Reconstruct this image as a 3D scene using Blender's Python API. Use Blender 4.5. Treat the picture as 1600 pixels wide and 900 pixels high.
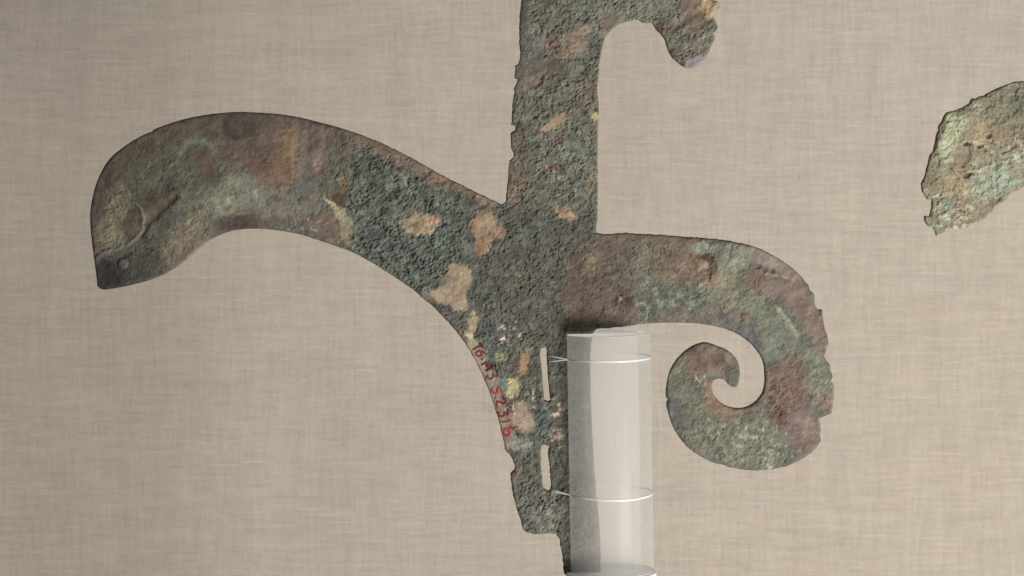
import bpy, math, random
import numpy as np
from mathutils import Vector

# ------------------------------------------------------------------ clear
for o in list(bpy.data.objects):
    bpy.data.objects.remove(o, do_unlink=True)
SC = bpy.context.scene
COL = SC.collection
S = 0.0002                      # metres per photograph pixel, in the plane of the bronzes


def W(x, y, d=0.0):
    """photo pixel (x right, y down) in the plane of the bronzes, d pixels behind it -> metres"""
    return Vector(((x - 800.0) * S, d * S, (450.0 - y) * S))


# ------------------------------------------------------------------ camera
DIST, HORIZON = 4500.0, 100.0
cam = bpy.data.cameras.new('camera')
cam_o = bpy.data.objects.new('camera', cam)
COL.objects.link(cam_o)
cam_o.location = W(800, HORIZON, -DIST)
cam_o.rotation_euler = (math.radians(90), 0, 0)
cam.sensor_width = 36
cam.sensor_fit = 'HORIZONTAL'
cam.lens = 36 * DIST / 1600.0
cam.shift_y = -(450 - HORIZON) / 1600.0
cam.clip_start = 0.01
cam.clip_end = 50
SC.camera = cam_o
SC.render.resolution_x, SC.render.resolution_y = 1024, 576

# ------------------------------------------------------------------ light
world = bpy.data.worlds.new('World')
SC.world = world
world.use_nodes = True
bg = world.node_tree.nodes['Background']
bg.inputs[0].default_value = (1.0, 0.99, 0.97, 1)
bg.inputs[1].default_value = 0.11


def area(name, loc, target, size, size_y, power, color):
    l = bpy.data.lights.new(name, 'AREA')
    l.shape = 'RECTANGLE'
    l.size, l.size_y, l.energy, l.color = size, size_y, power, color
    o = bpy.data.objects.new(name, l)
    COL.objects.link(o)
    o.location = loc
    o.rotation_euler = (Vector(target) - Vector(loc)).to_track_quat('-Z', 'Y').to_euler()
    return o


# soft case lamp low right; an added broad fill high right to weaken shadows
area('case_light_low', (0.58, -0.66, -0.36), (0.05, 0.15, -0.01), 0.50, 0.30, 15.2, (1.0, 0.99, 0.965))
area('added_fill_top', (0.40, -0.80, 0.85), (0.08, 0.20, -0.03), 0.90, 0.45, 2.4, (1.0, 0.99, 0.97))

SC.view_settings.view_transform = 'Standard'
SC.view_settings.look = 'None'
SC.view_settings.exposure = 0.0
SC.view_settings.gamma = 1.0
SC.render.engine = 'CYCLES'
SC.cycles.max_bounces = 10
SC.cycles.transparent_max_bounces = 16
SC.cycles.transmission_bounces = 10
SC.cycles.volume_bounces = 6


# ------------------------------------------------------------------ helpers
def lin(c):
    a = np.asarray(c, dtype=float) / 255.0
    return np.where(a <= 0.04045, a / 12.92, ((a + 0.055) / 1.055) ** 2.4)


def sstep(a, b, x):
    t = np.clip((x - a) / (b - a), 0, 1)
    return t * t * (3 - 2 * t)


_tabs = {}


def gnoise(x, y, scale, seed=0, rot=0.0, stretch=1.0):
    """gradient noise, about -1..1; feature size `scale` px, stretched along `rot` degrees"""
    if rot or stretch != 1.0:
        c, s = math.cos(math.radians(rot)), math.sin(math.radians(rot))
        x, y = (x * c + y * s) / stretch, -x * s + y * c
    if seed not in _tabs:
        r = np.random.RandomState(seed + 11)
        a = r.rand(256, 256) * 2 * np.pi
        _tabs[seed] = (np.cos(a), np.sin(a))
    gx, gy = _tabs[seed]
    u, v = x / scale + 57.3, y / scale + 91.7
    iu, iv = np.floor(u).astype(int), np.floor(v).astype(int)
    fu, fv = u - iu, v - iv
    su, sv = fu * fu * fu * (fu * (fu * 6 - 15) + 10), fv * fv * fv * (fv * (fv * 6 - 15) + 10)

    def g(a, b):
        i, j = (iu + a) & 255, (iv + b) & 255
        return gx[i, j] * (fu - a) + gy[i, j] * (fv - b)
    n0 = g(0, 0) * (1 - su) + g(1, 0) * su
    n1 = g(0, 1) * (1 - su) + g(1, 1) * su
    return (n0 * (1 - sv) + n1 * sv) * 1.5


def fbm(x, y, scale, seed=0, octs=4, rot=0.0, stretch=1.0):
    t, a, n = 0, 1.0, 0
    for k in range(octs):
        t = t + a * gnoise(x, y, scale / 2 ** k, seed + k, rot, stretch)
        n += a
        a *= 0.55
    return t / n * 1.4


def cells(x, y, scale, seed=0, rot=0.0, stretch=1.0):
    """rounded grains: (bump 0..1 highest at the grain's middle, random value of the grain)"""
    c, s = math.cos(math.radians(rot)), math.sin(math.radians(rot))
    x, y = (x * c + y * s) / stretch, -x * s + y * c
    r = np.random.RandomState(seed + 500)
    jx, jy, jv = r.rand(256, 256), r.rand(256, 256), r.rand(256, 256)
    u, v = x / scale + 40.5, y / scale + 60.5
    iu, iv = np.floor(u).astype(int), np.floor(v).astype(int)
    best = np.full(u.shape, 9.0)
    sec = np.full(u.shape, 9.0)
    val = np.zeros(u.shape)
    for a in (-1, 0, 1):
        for b in (-1, 0, 1):
            i, j = (iu + a) & 255, (iv + b) & 255
            d = np.hypot(iu + a + jx[i, j] - u, iv + b + jy[i, j] - v)
            m = d < best
            sec = np.where(m, best, np.minimum(sec, d))
            val = np.where(m, jv[i, j], val)
            best = np.where(m, d, best)
    return np.clip((sec - best) * 1.3, 0, 1), val


def seg_dist(x, y, pts, closed=False):
    d = np.full(x.shape, 1e9)
    n = len(pts)
    for k in range(n if closed else n - 1):
        ax, ay = pts[k]
        bx, by = pts[(k + 1) % n]
        dx, dy = bx - ax, by - ay
        t = np.clip(((x - ax) * dx + (y - ay) * dy) / (dx * dx + dy * dy + 1e-9), 0, 1)
        d = np.minimum(d, np.hypot(x - ax - t * dx, y - ay - t * dy))
    return d


def inside(x, y, pts):
    r = np.zeros(x.shape, bool)
    n = len(pts)
    for k in range(n):
        ax, ay = pts[k]
        bx, by = pts[(k + 1) % n]
        if ay == by:
            continue
        c = ((ay > y) != (by > y)) & (x < (bx - ax) * (y - ay) / (by - ay) + ax)
        r ^= c
    return r


def poly_sd(x, y, pts):
    d = seg_dist(x, y, pts, True)
    return np.where(inside(x, y, pts), -d, d)


def chaikin(pts, sharp=42.0):
    """one corner-cutting pass that leaves sharp corners and short jags alone"""
    out = []
    n = len(pts)
    for k in range(n):
        p0, p1, p2 = Vector(pts[k - 1]), Vector(pts[k]), Vector(pts[(k + 1) % n])
        a, b = p1 - p0, p2 - p1
        if a.length < 1e-6 or b.length < 1e-6:
            continue
        if math.degrees(a.angle(b)) > sharp:
            out.append(tuple(p1))
        else:
            out.append(tuple(p1 - a * 0.25))
            out.append(tuple(p1 + b * 0.25))
    return out


def mat_new(name):
    m = bpy.data.materials.new(name)
    m.use_nodes = True
    nt = m.node_tree
    for n in list(nt.nodes):
        nt.nodes.remove(n)
    return m, nt


def node(nt, t, **kw):
    n = nt.nodes.new(t)
    for k, v in kw.items():
        if k in n.inputs.keys():
            n.inputs[k].default_value = v
        else:
            setattr(n, k, v)
    return n


def link_obj(name, me, parent=None, mat=None):
    o = bpy.data.objects.new(name, me)
    COL.objects.link(o)
    if mat:
        me.materials.append(mat)
    if parent:
        o.parent = parent
    return o


def tag(o, label=None, cat=None, group=None, kind=None):
    for k, v in (('label', label), ('category', cat), ('group', group), ('kind', kind)):
        if v:
            o[k] = v
    return o


# ------------------------------------------------------------------ materials
def linen_material():
    m, nt = mat_new('linen_cloth')
    L = nt.links
    out = node(nt, 'ShaderNodeOutputMaterial')
    b = node(nt, 'ShaderNodeBsdfPrincipled')
    b.inputs['Roughness'].default_value = 0.92
    b.inputs['Specular IOR Level'].default_value = 0.15
    L.new(b.outputs[0], out.inputs[0])
    tc = node(nt, 'ShaderNodeTexCoord')

    def streak(sx, sz, detail, rough=0.6):
        mp = node(nt, 'ShaderNodeMapping')
        mp.inputs['Scale'].default_value = (sx / S / 1.444, 1, sz / S / 1.444)     # per pixel
        L.new(tc.outputs['Object'], mp.inputs[0])
        n = node(nt, 'ShaderNodeTexNoise')
        n.inputs['Scale'].default_value = 1.0
        n.inputs['Detail'].default_value = detail
        n.inputs['Roughness'].default_value = rough
        L.new(mp.outputs[0], n.inputs['Vector'])
        return n.outputs[0]

    def math_n(op, a, bv, c=None):
        n = node(nt, 'ShaderNodeMath', operation=op)
        for i, v in enumerate((a, bv, c)):
            if v is None:
                continue
            if isinstance(v, (int, float)):
                n.inputs[i].default_value = v
            else:
                L.new(v, n.inputs[i])
        return n.outputs[0]
    PITCH = 4.6                            # yarn spacing in photo pixels
    K = S * 1.444
    sep = node(nt, 'ShaderNodeSeparateXYZ')
    L.new(tc.outputs['Object'], sep.inputs[0])

    def yarns(across, along, seed, wob):
        """one set of parallel yarns: (per-yarn tone with drift along its length, rounded profile)"""
        w = math_n('MULTIPLY', math_n('SUBTRACT', wob, 0.5), 2.4)
        v = math_n('ADD', math_n('MULTIPLY', across, 1 / K / PITCH), w)
        idx = math_n('FLOOR', v, 0.0)
        cv = node(nt, 'ShaderNodeCombineXYZ')
        L.new(math_n('MULTIPLY', along, 0.016 / K), cv.inputs[0])
        L.new(math_n('MULTIPLY', idx, 7.31), cv.inputs[1])
        cv.inputs[2].default_value = seed
        n = node(nt, 'ShaderNodeTexNoise')
        n.inputs['Scale'].default_value = 1.0
        n.inputs['Detail'].default_value = 3.0
        n.inputs['Roughness'].default_value = 0.6
        L.new(cv.outputs[0], n.inputs['Vector'])
        fr = math_n('SUBTRACT', math_n('FRACT', v, 0.0), 0.5)
        prof = math_n('SUBTRACT', 1.0, math_n('MULTIPLY', math_n('MULTIPLY', fr, fr), 4.0))
        return n.outputs[0], prof, idx
    wob1 = streak(0.012, 0.03, 2.0)
    wob2 = streak(0.03, 0.010, 2.0)
    tw, pw, iw = yarns(sep.outputs[2], sep.outputs[0], 1.7, wob1)     # weft
    ta, pa_, ia = yarns(sep.outputs[0], sep.outputs[2], 8.2, wob2)    # warp
    # which yarn lies on top: plain weave, mostly weft-faced
    par = math_n('PINGPONG', math_n('ADD', iw, ia), 1.0)
    v2 = streak(0.035, 0.004, 1.0)         # broad warp bands
    lo = streak(0.006, 0.03, 2.0)          # slubs
    fz = streak(0.22, 0.30, 2.0)           # fuzz
    t = math_n('MULTIPLY_ADD', tw, 0.92, math_n('MULTIPLY', ta, 0.75))
    t = math_n('MULTIPLY_ADD', pw, 0.13, t)
    t = math_n('MULTIPLY_ADD', pa_, 0.05, t)
    t = math_n('MULTIPLY_ADD', par, 0.03, t)
    t = math_n('MULTIPLY_ADD', lo, 0.25, t)
    t = math_n('MULTIPLY_ADD', v2, 0.32, t)
    t = math_n('MULTIPLY_ADD', fz, 0.5, t)   # mean ~ 1.53
    ramp = node(nt, 'ShaderNodeValToRGB')
    e = ramp.color_ramp.elements
    c0, c1 = lin((168, 157, 144)), lin((199, 188, 174))
    e[0].position, e[0].color = 0.33, (*c0, 1)
    e[1].position, e[1].color = 0.67, (*c1, 1)
    L.new(math_n('MULTIPLY', t, 0.327), ramp.inputs[0])
    # yarns of slightly different dye: pinkish and greenish
    hue = streak(0.012, 0.05, 2.0)
    mixn = node(nt, 'ShaderNodeMix', data_type='RGBA', blend_type='MULTIPLY')
    mixn.inputs[0].default_value = 1.0
    hr = node(nt, 'ShaderNodeValToRGB')
    he = hr.color_ramp.elements
    he[0].position, he[0].color = 0.38, (1.018, 0.992, 0.99, 1)
    he[1].position, he[1].color = 0.62, (0.982, 1.0, 0.99, 1)
    L.new(hue, hr.inputs[0])
    L.new(ramp.outputs[0], mixn.inputs[6])
    L.new(hr.outputs[0], mixn.inputs[7])
    L.new(mixn.outputs[2], b.inputs['Base Color'])
    bump = node(nt, 'ShaderNodeBump')
    bump.inputs['Strength'].default_value = 0.3
    bump.inputs['Distance'].default_value = 0.0005
    L.new(t, bump.inputs['Height'])
    L.new(bump.outputs[0], b.inputs['Normal'])
    return m


def patina_material():
    m, nt = mat_new('bronze_patina')
    L = nt.links
    out = node(nt, 'ShaderNodeOutputMaterial')
    b = node(nt, 'ShaderNodeBsdfPrincipled')
    L.new(b.outputs[0], out.inputs[0])
    at = node(nt, 'ShaderNodeAttribute', attribute_name='patina')
    gl = node(nt, 'ShaderNodeAttribute', attribute_name='gloss')
    tc = node(nt, 'ShaderNodeTexCoord')
    n = node(nt, 'ShaderNodeTexNoise')
    n.inputs['Scale'].default_value = 0.42 / S
    n.inputs['Detail'].default_value = 3
    L.new(tc.outputs['Object'], n.inputs['Vector'])
    mr = node(nt, 'ShaderNodeMapRange')
    mr.inputs['From Min'].default_value, mr.inputs['From Max'].default_value = 0.25, 0.75
    mr.inputs['To Min'].default_value, mr.inputs['To Max'].default_value = 0.82, 1.18
    L.new(n.outputs[0], mr.inputs[0])
    mx = node(nt, 'ShaderNodeMix', data_type='RGBA', blend_type='MULTIPLY')
    mx.inputs[0].default_value = 1.0
    L.new(at.outputs['Color'], mx.inputs[6])
    L.new(mr.outputs[0], mx.inputs[7])
    L.new(mx.outputs[2], b.inputs['Base Color'])
    r = node(nt, 'ShaderNodeMapRange')
    r.inputs['To Min'].default_value, r.inputs['To Max'].default_value = 0.78, 0.38
    L.new(gl.outputs['Fac'], r.inputs[0])
    L.new(r.outputs[0], b.inputs['Roughness'])
    b.inputs['Specular IOR Level'].default_value = 0.35
    bump = node(nt, 'ShaderNodeBump')
    bump.inputs['Strength'].default_value = 0.35
    bump.inputs['Distance'].default_value = 0.00025
    L.new(n.outputs[0], bump.inputs['Height'])
    L.new(bump.outputs[0], b.inputs['Normal'])
    return m


def acrylic_material():
    m, nt = mat_new('milky_acrylic')
    L = nt.links
    out = node(nt, 'ShaderNodeOutputMaterial')
    gl = node(nt, 'ShaderNodeBsdfPrincipled')
    gl.inputs['Base Color'].default_value = (0.97, 0.98, 0.98, 1)
    gl.inputs['Transmission Weight'].default_value = 1.0
    gl.inputs['Roughness'].default_value = 0.2
    gl.inputs['IOR'].default_value = 1.49
    df = node(nt, 'ShaderNodeBsdfDiffuse')
    df.inputs[0].default_value = (0.86, 0.835, 0.795, 1)
    tl = node(nt, 'ShaderNodeBsdfTranslucent')
    tl.inputs[0].default_value = (0.86, 0.835, 0.795, 1)
    m1 = node(nt, 'ShaderNodeMixShader')
    m1.inputs[0].default_value = 0.5
    L.new(df.outputs[0], m1.inputs[1])
    L.new(tl.outputs[0], m1.inputs[2])
    tr = node(nt, 'ShaderNodeBsdfTransparent')
    m3 = node(nt, 'ShaderNodeMixShader')
    m3.inputs[0].default_value = 0.09
    L.new(tr.outputs[0], m3.inputs[1])
    L.new(gl.outputs[0], m3.inputs[2])
    # faint vertical draw marks and scuffs in the haze of the plastic
    tc = node(nt, 'ShaderNodeTexCoord')
    mp = node(nt, 'ShaderNodeMapping')
    mp.inputs['Scale'].default_value = (0.16 / S, 0.16 / S, 0.006 / S)
    L.new(tc.outputs['Object'], mp.inputs[0])
    n = node(nt, 'ShaderNodeTexNoise')
    n.inputs['Scale'].default_value = 1.0
    n.inputs['Detail'].default_value = 3
    L.new(mp.outputs[0], n.inputs['Vector'])
    mr = node(nt, 'ShaderNodeMapRange')
    mr.inputs['From Min'].default_value, mr.inputs['From Max'].default_value = 0.3, 0.7
    mr.inputs['To Min'].default_value, mr.inputs['To Max'].default_value = 0.20, 0.26
    L.new(n.outputs[0], mr.inputs[0])
    sn_ = node(nt, 'ShaderNodeTexNoise')
    sn_.inputs['Scale'].default_value = 0.09 / S
    sn_.inputs['Detail'].default_value = 2
    L.new(tc.outputs['Object'], sn_.inputs['Vector'])
    sr = node(nt, 'ShaderNodeMapRange')
    sr.inputs['From Min'].default_value, sr.inputs['From Max'].default_value = 0.735, 0.80
    sr.inputs['To Min'].default_value, sr.inputs['To Max'].default_value = 0.0, 0.25
    L.new(sn_.outputs[0], sr.inputs[0])
    ad = node(nt, 'ShaderNodeMath', operation='ADD', use_clamp=True)
    L.new(mr.outputs[0], ad.inputs[0])
    L.new(sr.outputs[0], ad.inputs[1])
    m2 = node(nt, 'ShaderNodeMixShader')
    L.new(ad.outputs[0], m2.inputs[0])
    L.new(m3.outputs[0], m2.inputs[1])
    L.new(m1.outputs[0], m2.inputs[2])
    L.new(m2.outputs[0], out.inputs[0])
    # the milkiness is in the body of the plastic
    vol = node(nt, 'ShaderNodeVolumePrincipled')
    vol.inputs['Color'].default_value = (0.985, 0.988, 0.985, 1)
    vol.inputs['Density'].default_value = 8.0
    vol.inputs['Anisotropy'].default_value = 0.2
    L.new(vol.outputs[0], out.inputs['Volume'])
    return m


def sawn_material():
    m, nt = mat_new('frosted_sawn_acrylic')
    L = nt.links
    out = node(nt, 'ShaderNodeOutputMaterial')
    tc = node(nt, 'ShaderNodeTexCoord')
    n = node(nt, 'ShaderNodeTexNoise')
    n.inputs['Scale'].default_value = 0.12 / S
    L.new(tc.outputs['Object'], n.inputs['Vector'])
    r = node(nt, 'ShaderNodeValToRGB')
    r.color_ramp.elements[0].color = (0.93, 0.93, 0.92, 1)
    r.color_ramp.elements[1].color = (0.97, 0.97, 0.96, 1)
    L.new(n.outputs[0], r.inputs[0])
    df = node(nt, 'ShaderNodeBsdfDiffuse')
    tl = node(nt, 'ShaderNodeBsdfTranslucent')
    L.new(r.outputs[0], df.inputs[0])
    L.new(r.outputs[0], tl.inputs[0])
    mx = node(nt, 'ShaderNodeMixShader')
    mx.inputs[0].default_value = 0.65
    L.new(df.outputs[0], mx.inputs[1])
    L.new(tl.outputs[0], mx.inputs[2])
    L.new(mx.outputs[0], out.inputs[0])
    return m


def simple_material(name, col, rough, noise_scale=0.2, amount=0.15, spec=0.4, transmission=0.0):
    m, nt = mat_new(name)
    L = nt.links
    out = node(nt, 'ShaderNodeOutputMaterial')
    b = node(nt, 'ShaderNodeBsdfPrincipled')
    L.new(b.outputs[0], out.inputs[0])
    tc = node(nt, 'ShaderNodeTexCoord')
    n = node(nt, 'ShaderNodeTexNoise')
    n.inputs['Scale'].default_value = noise_scale / S
    n.inputs['Detail'].default_value = 3
    L.new(tc.outputs['Object'], n.inputs['Vector'])
    r = node(nt, 'ShaderNodeValToRGB')
    e = r.color_ramp.elements
    c = np.asarray(col)
    e[0].position, e[0].color = 0.3, (*(c * (1 - amount)), 1)
    e[1].position, e[1].color = 0.7, (*np.minimum(c * (1 + amount), 1), 1)
    L.new(n.outputs[0], r.inputs[0])
    L.new(r.outputs[0], b.inputs['Base Color'])
    b.inputs['Roughness'].default_value = rough
    b.inputs['Specular IOR Level'].default_value = spec
    b.inputs['Transmission Weight'].default_value = transmission
    return m


M_LINEN = linen_material()
M_SAWN = sawn_material()
M_BRONZE = patina_material()
M_ACRYLIC = acrylic_material()
M_BASE = simple_material('white_acrylic', (0.86, 0.86, 0.85), 0.35, 0.02, 0.02)
M_THREAD = simple_material('nylon_line', (0.86, 0.86, 0.84), 0.2, 0.05, 0.05, 0.6, 0.25)
M_STEEL = simple_material('dull_steel_pin', (0.35, 0.34, 0.32), 0.4)

# ------------------------------------------------------------------ the setting
WALL_D = 2000.0                                  # the cloth is stretched this many px (40 cm) behind the bronzes
SHELF_Y = 2700.0


def quad_obj(name, vs, mat, kind):
    me = bpy.data.meshes.new(name)
    me.from_pydata([tuple(v) for v in vs], [], [(0, 1, 2, 3)])
    me.update()
    o = link_obj(name, me, None, mat)
    o['kind'] = kind
    return o


quad_obj('backdrop_wall', [W(-2400, SHELF_Y, WALL_D), W(4000, SHELF_Y, WALL_D), W(4000, -2400, WALL_D), W(-2400, -2400, WALL_D)],
         M_LINEN, 'structure')
quad_obj('shelf', [W(-2400, SHELF_Y + 2, WALL_D + 1), W(-2400, SHELF_Y + 2, -500), W(4000, SHELF_Y + 2, -500), W(4000, SHELF_Y + 2, WALL_D + 1)],
         M_LINEN, 'structure')

# ------------------------------------------------------------------ outlines, traced in photo pixels
HALBERD = [
 (160, 452.4), (153, 447), (150, 420), (145, 384), (141.6, 350), (141.6, 330), (143.6, 316), (149, 292), (157, 272),
 (168, 252), (182, 238), (200, 225), (216, 215), (230, 208), (239, 205.6), (240, 202.4), (256, 196), (280, 188),
 (310, 181), (340, 176.8), (370, 174.6), (400, 175.6), (425, 177.2), (450, 180), (476, 185), (500, 191.5), (524, 197.6),
 (548, 205), (570, 213), (592, 222), (612, 231), (632, 241), (652, 252), (672, 263), (692, 274.5), (712, 285), (726, 291.5),
 (740, 299), (752, 304), (770, 313), (783, 319.4), (790, 316), (791, 306), (793, 288), (795, 260), (796, 251), (802, 247),
 (803, 241), (798, 231), (798.4, 224), (797.6, 214), (798, 208), (805, 203), (805, 197), (799, 194.4), (800, 180),
 (801, 160), (802.5, 148.5), (804.5, 146), (803, 141), (803, 137), (806.5, 131), (809.5, 124.5), (803.5, 122.5),
 (804.5, 113), (805, 102.5), (810, 99), (813.7, 85), (811.9, 75), (811, 50), (812, 25), (813.7, 6), (817, -12), (826, -40),
 (842, -75), (868, -108), (905, -124), (940, -112), (972, -88), (1012, -70), (1055, -54), (1088, -34), (1106, -14),
 (1112, 0), (1121, 2.7), (1126, 11.7), (1124, 13.8), (1117, 16.5), (1114.5, 22), (1115, 29), (1119, 37), (1121.8, 44),
 (1118, 49), (1114, 51.7), (1117, 58), (1113, 69), (1108, 79), (1103, 88), (1095, 98), (1085, 105.4), (1078.4, 107),
 (1070, 105.4), (1059, 99), (1049.5, 89.5), (1044, 80), (1040, 69), (1038.5, 62.7), (1033, 53.7), (1026, 48),
 (1022.6, 41.3), (1019, 36), (1012, 36.5), (1002.6, 35), (999, 32), (994, 31), (983, 33), (972, 36), (962.7, 40.6),
 (954, 47), (948, 54.4), (944, 62), (941, 73), (939, 84), (936.4, 96.4), (935.6, 110), (935.3, 120), (933, 132), (933, 146),
 (935.5, 162), (935, 180), (933.6, 207), (933.6, 249), (933.6, 276), (934, 304), (933.5, 335), (931.5, 350), (931, 363),
 (936, 365.6), (960, 365.6), (978, 363.6), (988, 365), (1020, 366.4), (1060, 369), (1090, 371.4), (1120, 373.6),
 (1150, 378.4), (1168, 382), (1184, 387), (1203, 395.5), (1219, 406), (1235.5, 416.6), (1248.5, 428), (1256.6, 437.7),
 (1263, 446), (1264.4, 452.4), (1271, 458), (1272.5, 462), (1272, 470), (1274.5, 480), (1278.5, 484), (1284, 484),
 (1285, 496), (1287.5, 511), (1292.4, 524), (1294.3, 537.7), (1290.7, 542), (1290.4, 548), (1286.7, 555.6), (1291, 563),
 (1297, 571), (1296.4, 577.5), (1300, 585.6), (1299.7, 592), (1297, 594.5), (1303, 600), (1302, 610), (1302, 626),
 (1298, 645), (1284, 651.7), (1278, 652.6), (1281, 661.6), (1281.6, 672.5), (1279.8, 680), (1282, 687), (1276.5, 697),
 (1265.6, 708.8), (1247.5, 719.6), (1229.4, 727.8), (1211, 731.4), (1202, 733), (1184, 734.5), (1166, 733.8),
 (1147.8, 731), (1135, 728.3), (1133, 726), (1117, 723.3), (1102.5, 717), (1088, 708.8), (1073.5, 698), (1062.6, 685),
 (1051.8, 669), (1045.4, 650.8), (1041.2, 634.4), (1041, 628), (1043.6, 624.5), (1040.6, 620), (1040, 614),
 (1041.7, 598), (1044.5, 585), (1049, 573.4), (1057.5, 560.4), (1067.7, 550.3), (1079, 541.7), (1092, 536), (1101, 534.4),
 (1111, 536.6), (1121, 541), (1129.7, 543.5), (1140, 549.6), (1148.5, 557.5), (1154.3, 567.7), (1156, 580.6),
 (1155, 593.6), (1150.7, 603.8), (1145, 604.5), (1138.4, 601), (1133.4, 595), (1129.7, 591.3), (1121, 590.5),
 (1113.9, 593.6), (1111.7, 601), (1113, 613.9), (1121, 624.7), (1129.7, 632), (1139.9, 636), (1151.4, 638),
 (1164.4, 636.7), (1176, 631), (1184.6, 623), (1191.8, 612.4), (1194.7, 598), (1194.7, 585), (1193.3, 570.5),
 (1189, 557.5), (1180, 544.5), (1167.3, 531.6), (1151, 520.5), (1131.5, 512.5), (1113.6, 508.4), (1092.5, 505), (1060, 503.6),
 (1032, 503.6), (1004, 505.5), (980, 509), (960, 511.6), (934, 513), (929, 516), (925, 523), (923, 545), (922, 570), (923, 620),
 (926, 690), (930, 760), (935, 800), (938, 850), (938, 897), (900, 897), (881.4, 897.3), (879.7, 883), (878.6, 865), (875.7, 851.5), (874, 842),
 (869, 833), (854, 832.4), (836, 834), (824, 831), (817, 825), (814, 816), (809, 800), (803.6, 780), (800, 764),
 (799, 756), (797.5, 740), (804.5, 734.5), (804, 722), (798, 711), (790, 703), (788, 692), (784, 676), (779, 656),
 (773, 636), (766, 614), (752, 580), (740, 556.5), (726, 534), (708, 511), (694, 496), (681, 482.5), (669, 472), (658, 464),
 (654, 458.5), (636, 445), (612, 429.5), (588, 414), (564, 400), (544, 390.5), (520, 382.5), (492, 373), (468, 365.5),
 (444, 361), (420, 358), (404, 356.8), (386, 357), (366, 359.5), (346, 366), (326, 376), (312, 387), (298, 400), (286, 410.5),
 (272, 420), (256, 429), (236, 437), (214, 443), (190, 448.5), (172, 451.6)]
SLOTS = [
 [(845, 543), (853, 542), (854.4, 549), (854, 560), (855.6, 580), (857, 600), (858, 616), (860, 625), (857, 627),
  (850, 625), (849, 612), (847.6, 592), (845.6, 570), (843.6, 554)],
 [(845, 696), (851, 693.6), (858, 697), (856, 712), (859, 728), (860, 748), (861, 764), (856, 767.5), (849, 763),
  (847, 740), (844, 724), (845.6, 712), (843.6, 704)]]
FRAGMENT = [
 (1600, 127), (1587.6, 127), (1577.5, 131), (1566, 134.7), (1555, 138.7), (1542.6, 145), (1538, 149.4), (1532.5, 149),
 (1528, 152), (1524.6, 154.4), (1520, 153.6), (1515.6, 156), (1514.5, 161), (1506.6, 166), (1493, 172.4), (1478.5, 176),
 (1474.6, 182), (1470.6, 190), (1466, 198), (1466.7, 203), (1463, 210), (1462, 217), (1460, 228), (1456.6, 238),
 (1452, 243), (1451, 253), (1447.6, 263), (1446.4, 272), (1441, 283), (1439, 289), (1440, 298), (1446, 306),
 (1448, 311.5), (1455, 312), (1456, 323), (1453.7, 332), (1451.5, 337), (1444, 337), (1443.6, 345), (1448.7, 351.4),
 (1458, 357.6), (1461.6, 363), (1462, 368), (1465, 368), (1465.6, 365), (1478.5, 362.7), (1486, 359), (1497.6, 357.6),
 (1509, 353), (1511, 355), (1514.5, 350), (1521, 347.5), (1530, 347.5), (1539, 340), (1544, 334), (1551.6, 328),
 (1555, 323), (1564, 317), (1572, 311.5), (1576, 305), (1583, 298.6), (1592, 296), (1600, 290), (1625, 276), (1660, 262),
 (1694, 246), (1704, 214), (1700, 178), (1684, 150), (1655, 135), (1625, 128)]


# ------------------------------------------------------------------ patina patches
class Surf:
    """colour, gloss, grain and height fields over the points of one bronze"""

    def __init__(self, x, y, base, grain):
        self.x, self.y = x, y
        n = x.shape
        self.c = np.tile(lin(base), (len(x), 1))
        self.rough = np.full(n, grain)
        self.gloss = np.zeros(n)
        self.h = np.zeros(n)
        self.xw = x + 7 * fbm(x, y, 26, 31, 4) + 2.0 * gnoise(x, y, 5, 77)
        self.yw = y + 7 * fbm(x, y, 26, 41, 4) + 2.0 * gnoise(x, y, 5, 87)
        self.brk = fbm(x, y, 14, 61, 4) + 0.5 * fbm(x, y, 5, 71, 2)

    def put(self, m, col=None, a=1.0, rough=None, gloss=None, dh=0.0):
        m = m * a
        if col is not None:
            self.c += (lin(col) - self.c) * m[:, None]
        if rough is not None:
            self.rough += (rough - self.rough) * m
        if gloss is not None:
            self.gloss += (gloss - self.gloss) * m
        if dh:
            self.h += dh * m

    def ell(self, cx, cy, rx, ry, col, rot=0, a=1.0, soft=0.45, warp=1.0, brk=0.3, **kw):
        x = self.x + (self.xw - self.x) * warp
        y = self.y + (self.yw - self.y) * warp
        c, s = math.cos(math.radians(rot)), math.sin(math.radians(rot))
        u, v = (x - cx) * c + (y - cy) * s, -(x - cx) * s + (y - cy) * c
        d = np.hypot(u / rx, v / ry) + brk * self.brk
        self.put(1 - sstep(1 - soft, 1 + soft, d), col, a, **kw)

    def poly(self, pts, col, a=1.0, soft=4.0, warp=1.0, brk=3.0, **kw):
        x = self.x + (self.xw - self.x) * warp
        y = self.y + (self.yw - self.y) * warp
        d = poly_sd(x, y, pts) + brk * self.brk
        self.put(1 - sstep(-soft * 1.25, soft * 1.25, d), col, a * 0.95, **kw)

    def line(self, pts, wdt, col=None, a=1.0, warp=0.5, brk=0.3, **kw):
        x = self.x + (self.xw - self.x) * warp
        y = self.y + (self.yw - self.y) * warp
        d = seg_dist(x, y, pts) / wdt + brk * self.brk
        self.put(np.exp(-np.clip(d, 0, 9) ** 2 * 1.6), col, a, **kw)

    def specks(self, cx, cy, rx, ry, col, scale, thr, a=1.0, seed=0, **kw):
        r = np.hypot((self.x - cx) / rx, (self.y - cy) / ry)
        n = fbm(self.x, self.y, scale, 200 + seed, 3) - 0.5 * np.clip(r - 0.6, 0, 9)
        self.put(sstep(thr - 0.08, thr + 0.4, n), col, a * 0.8, **kw)


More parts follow.
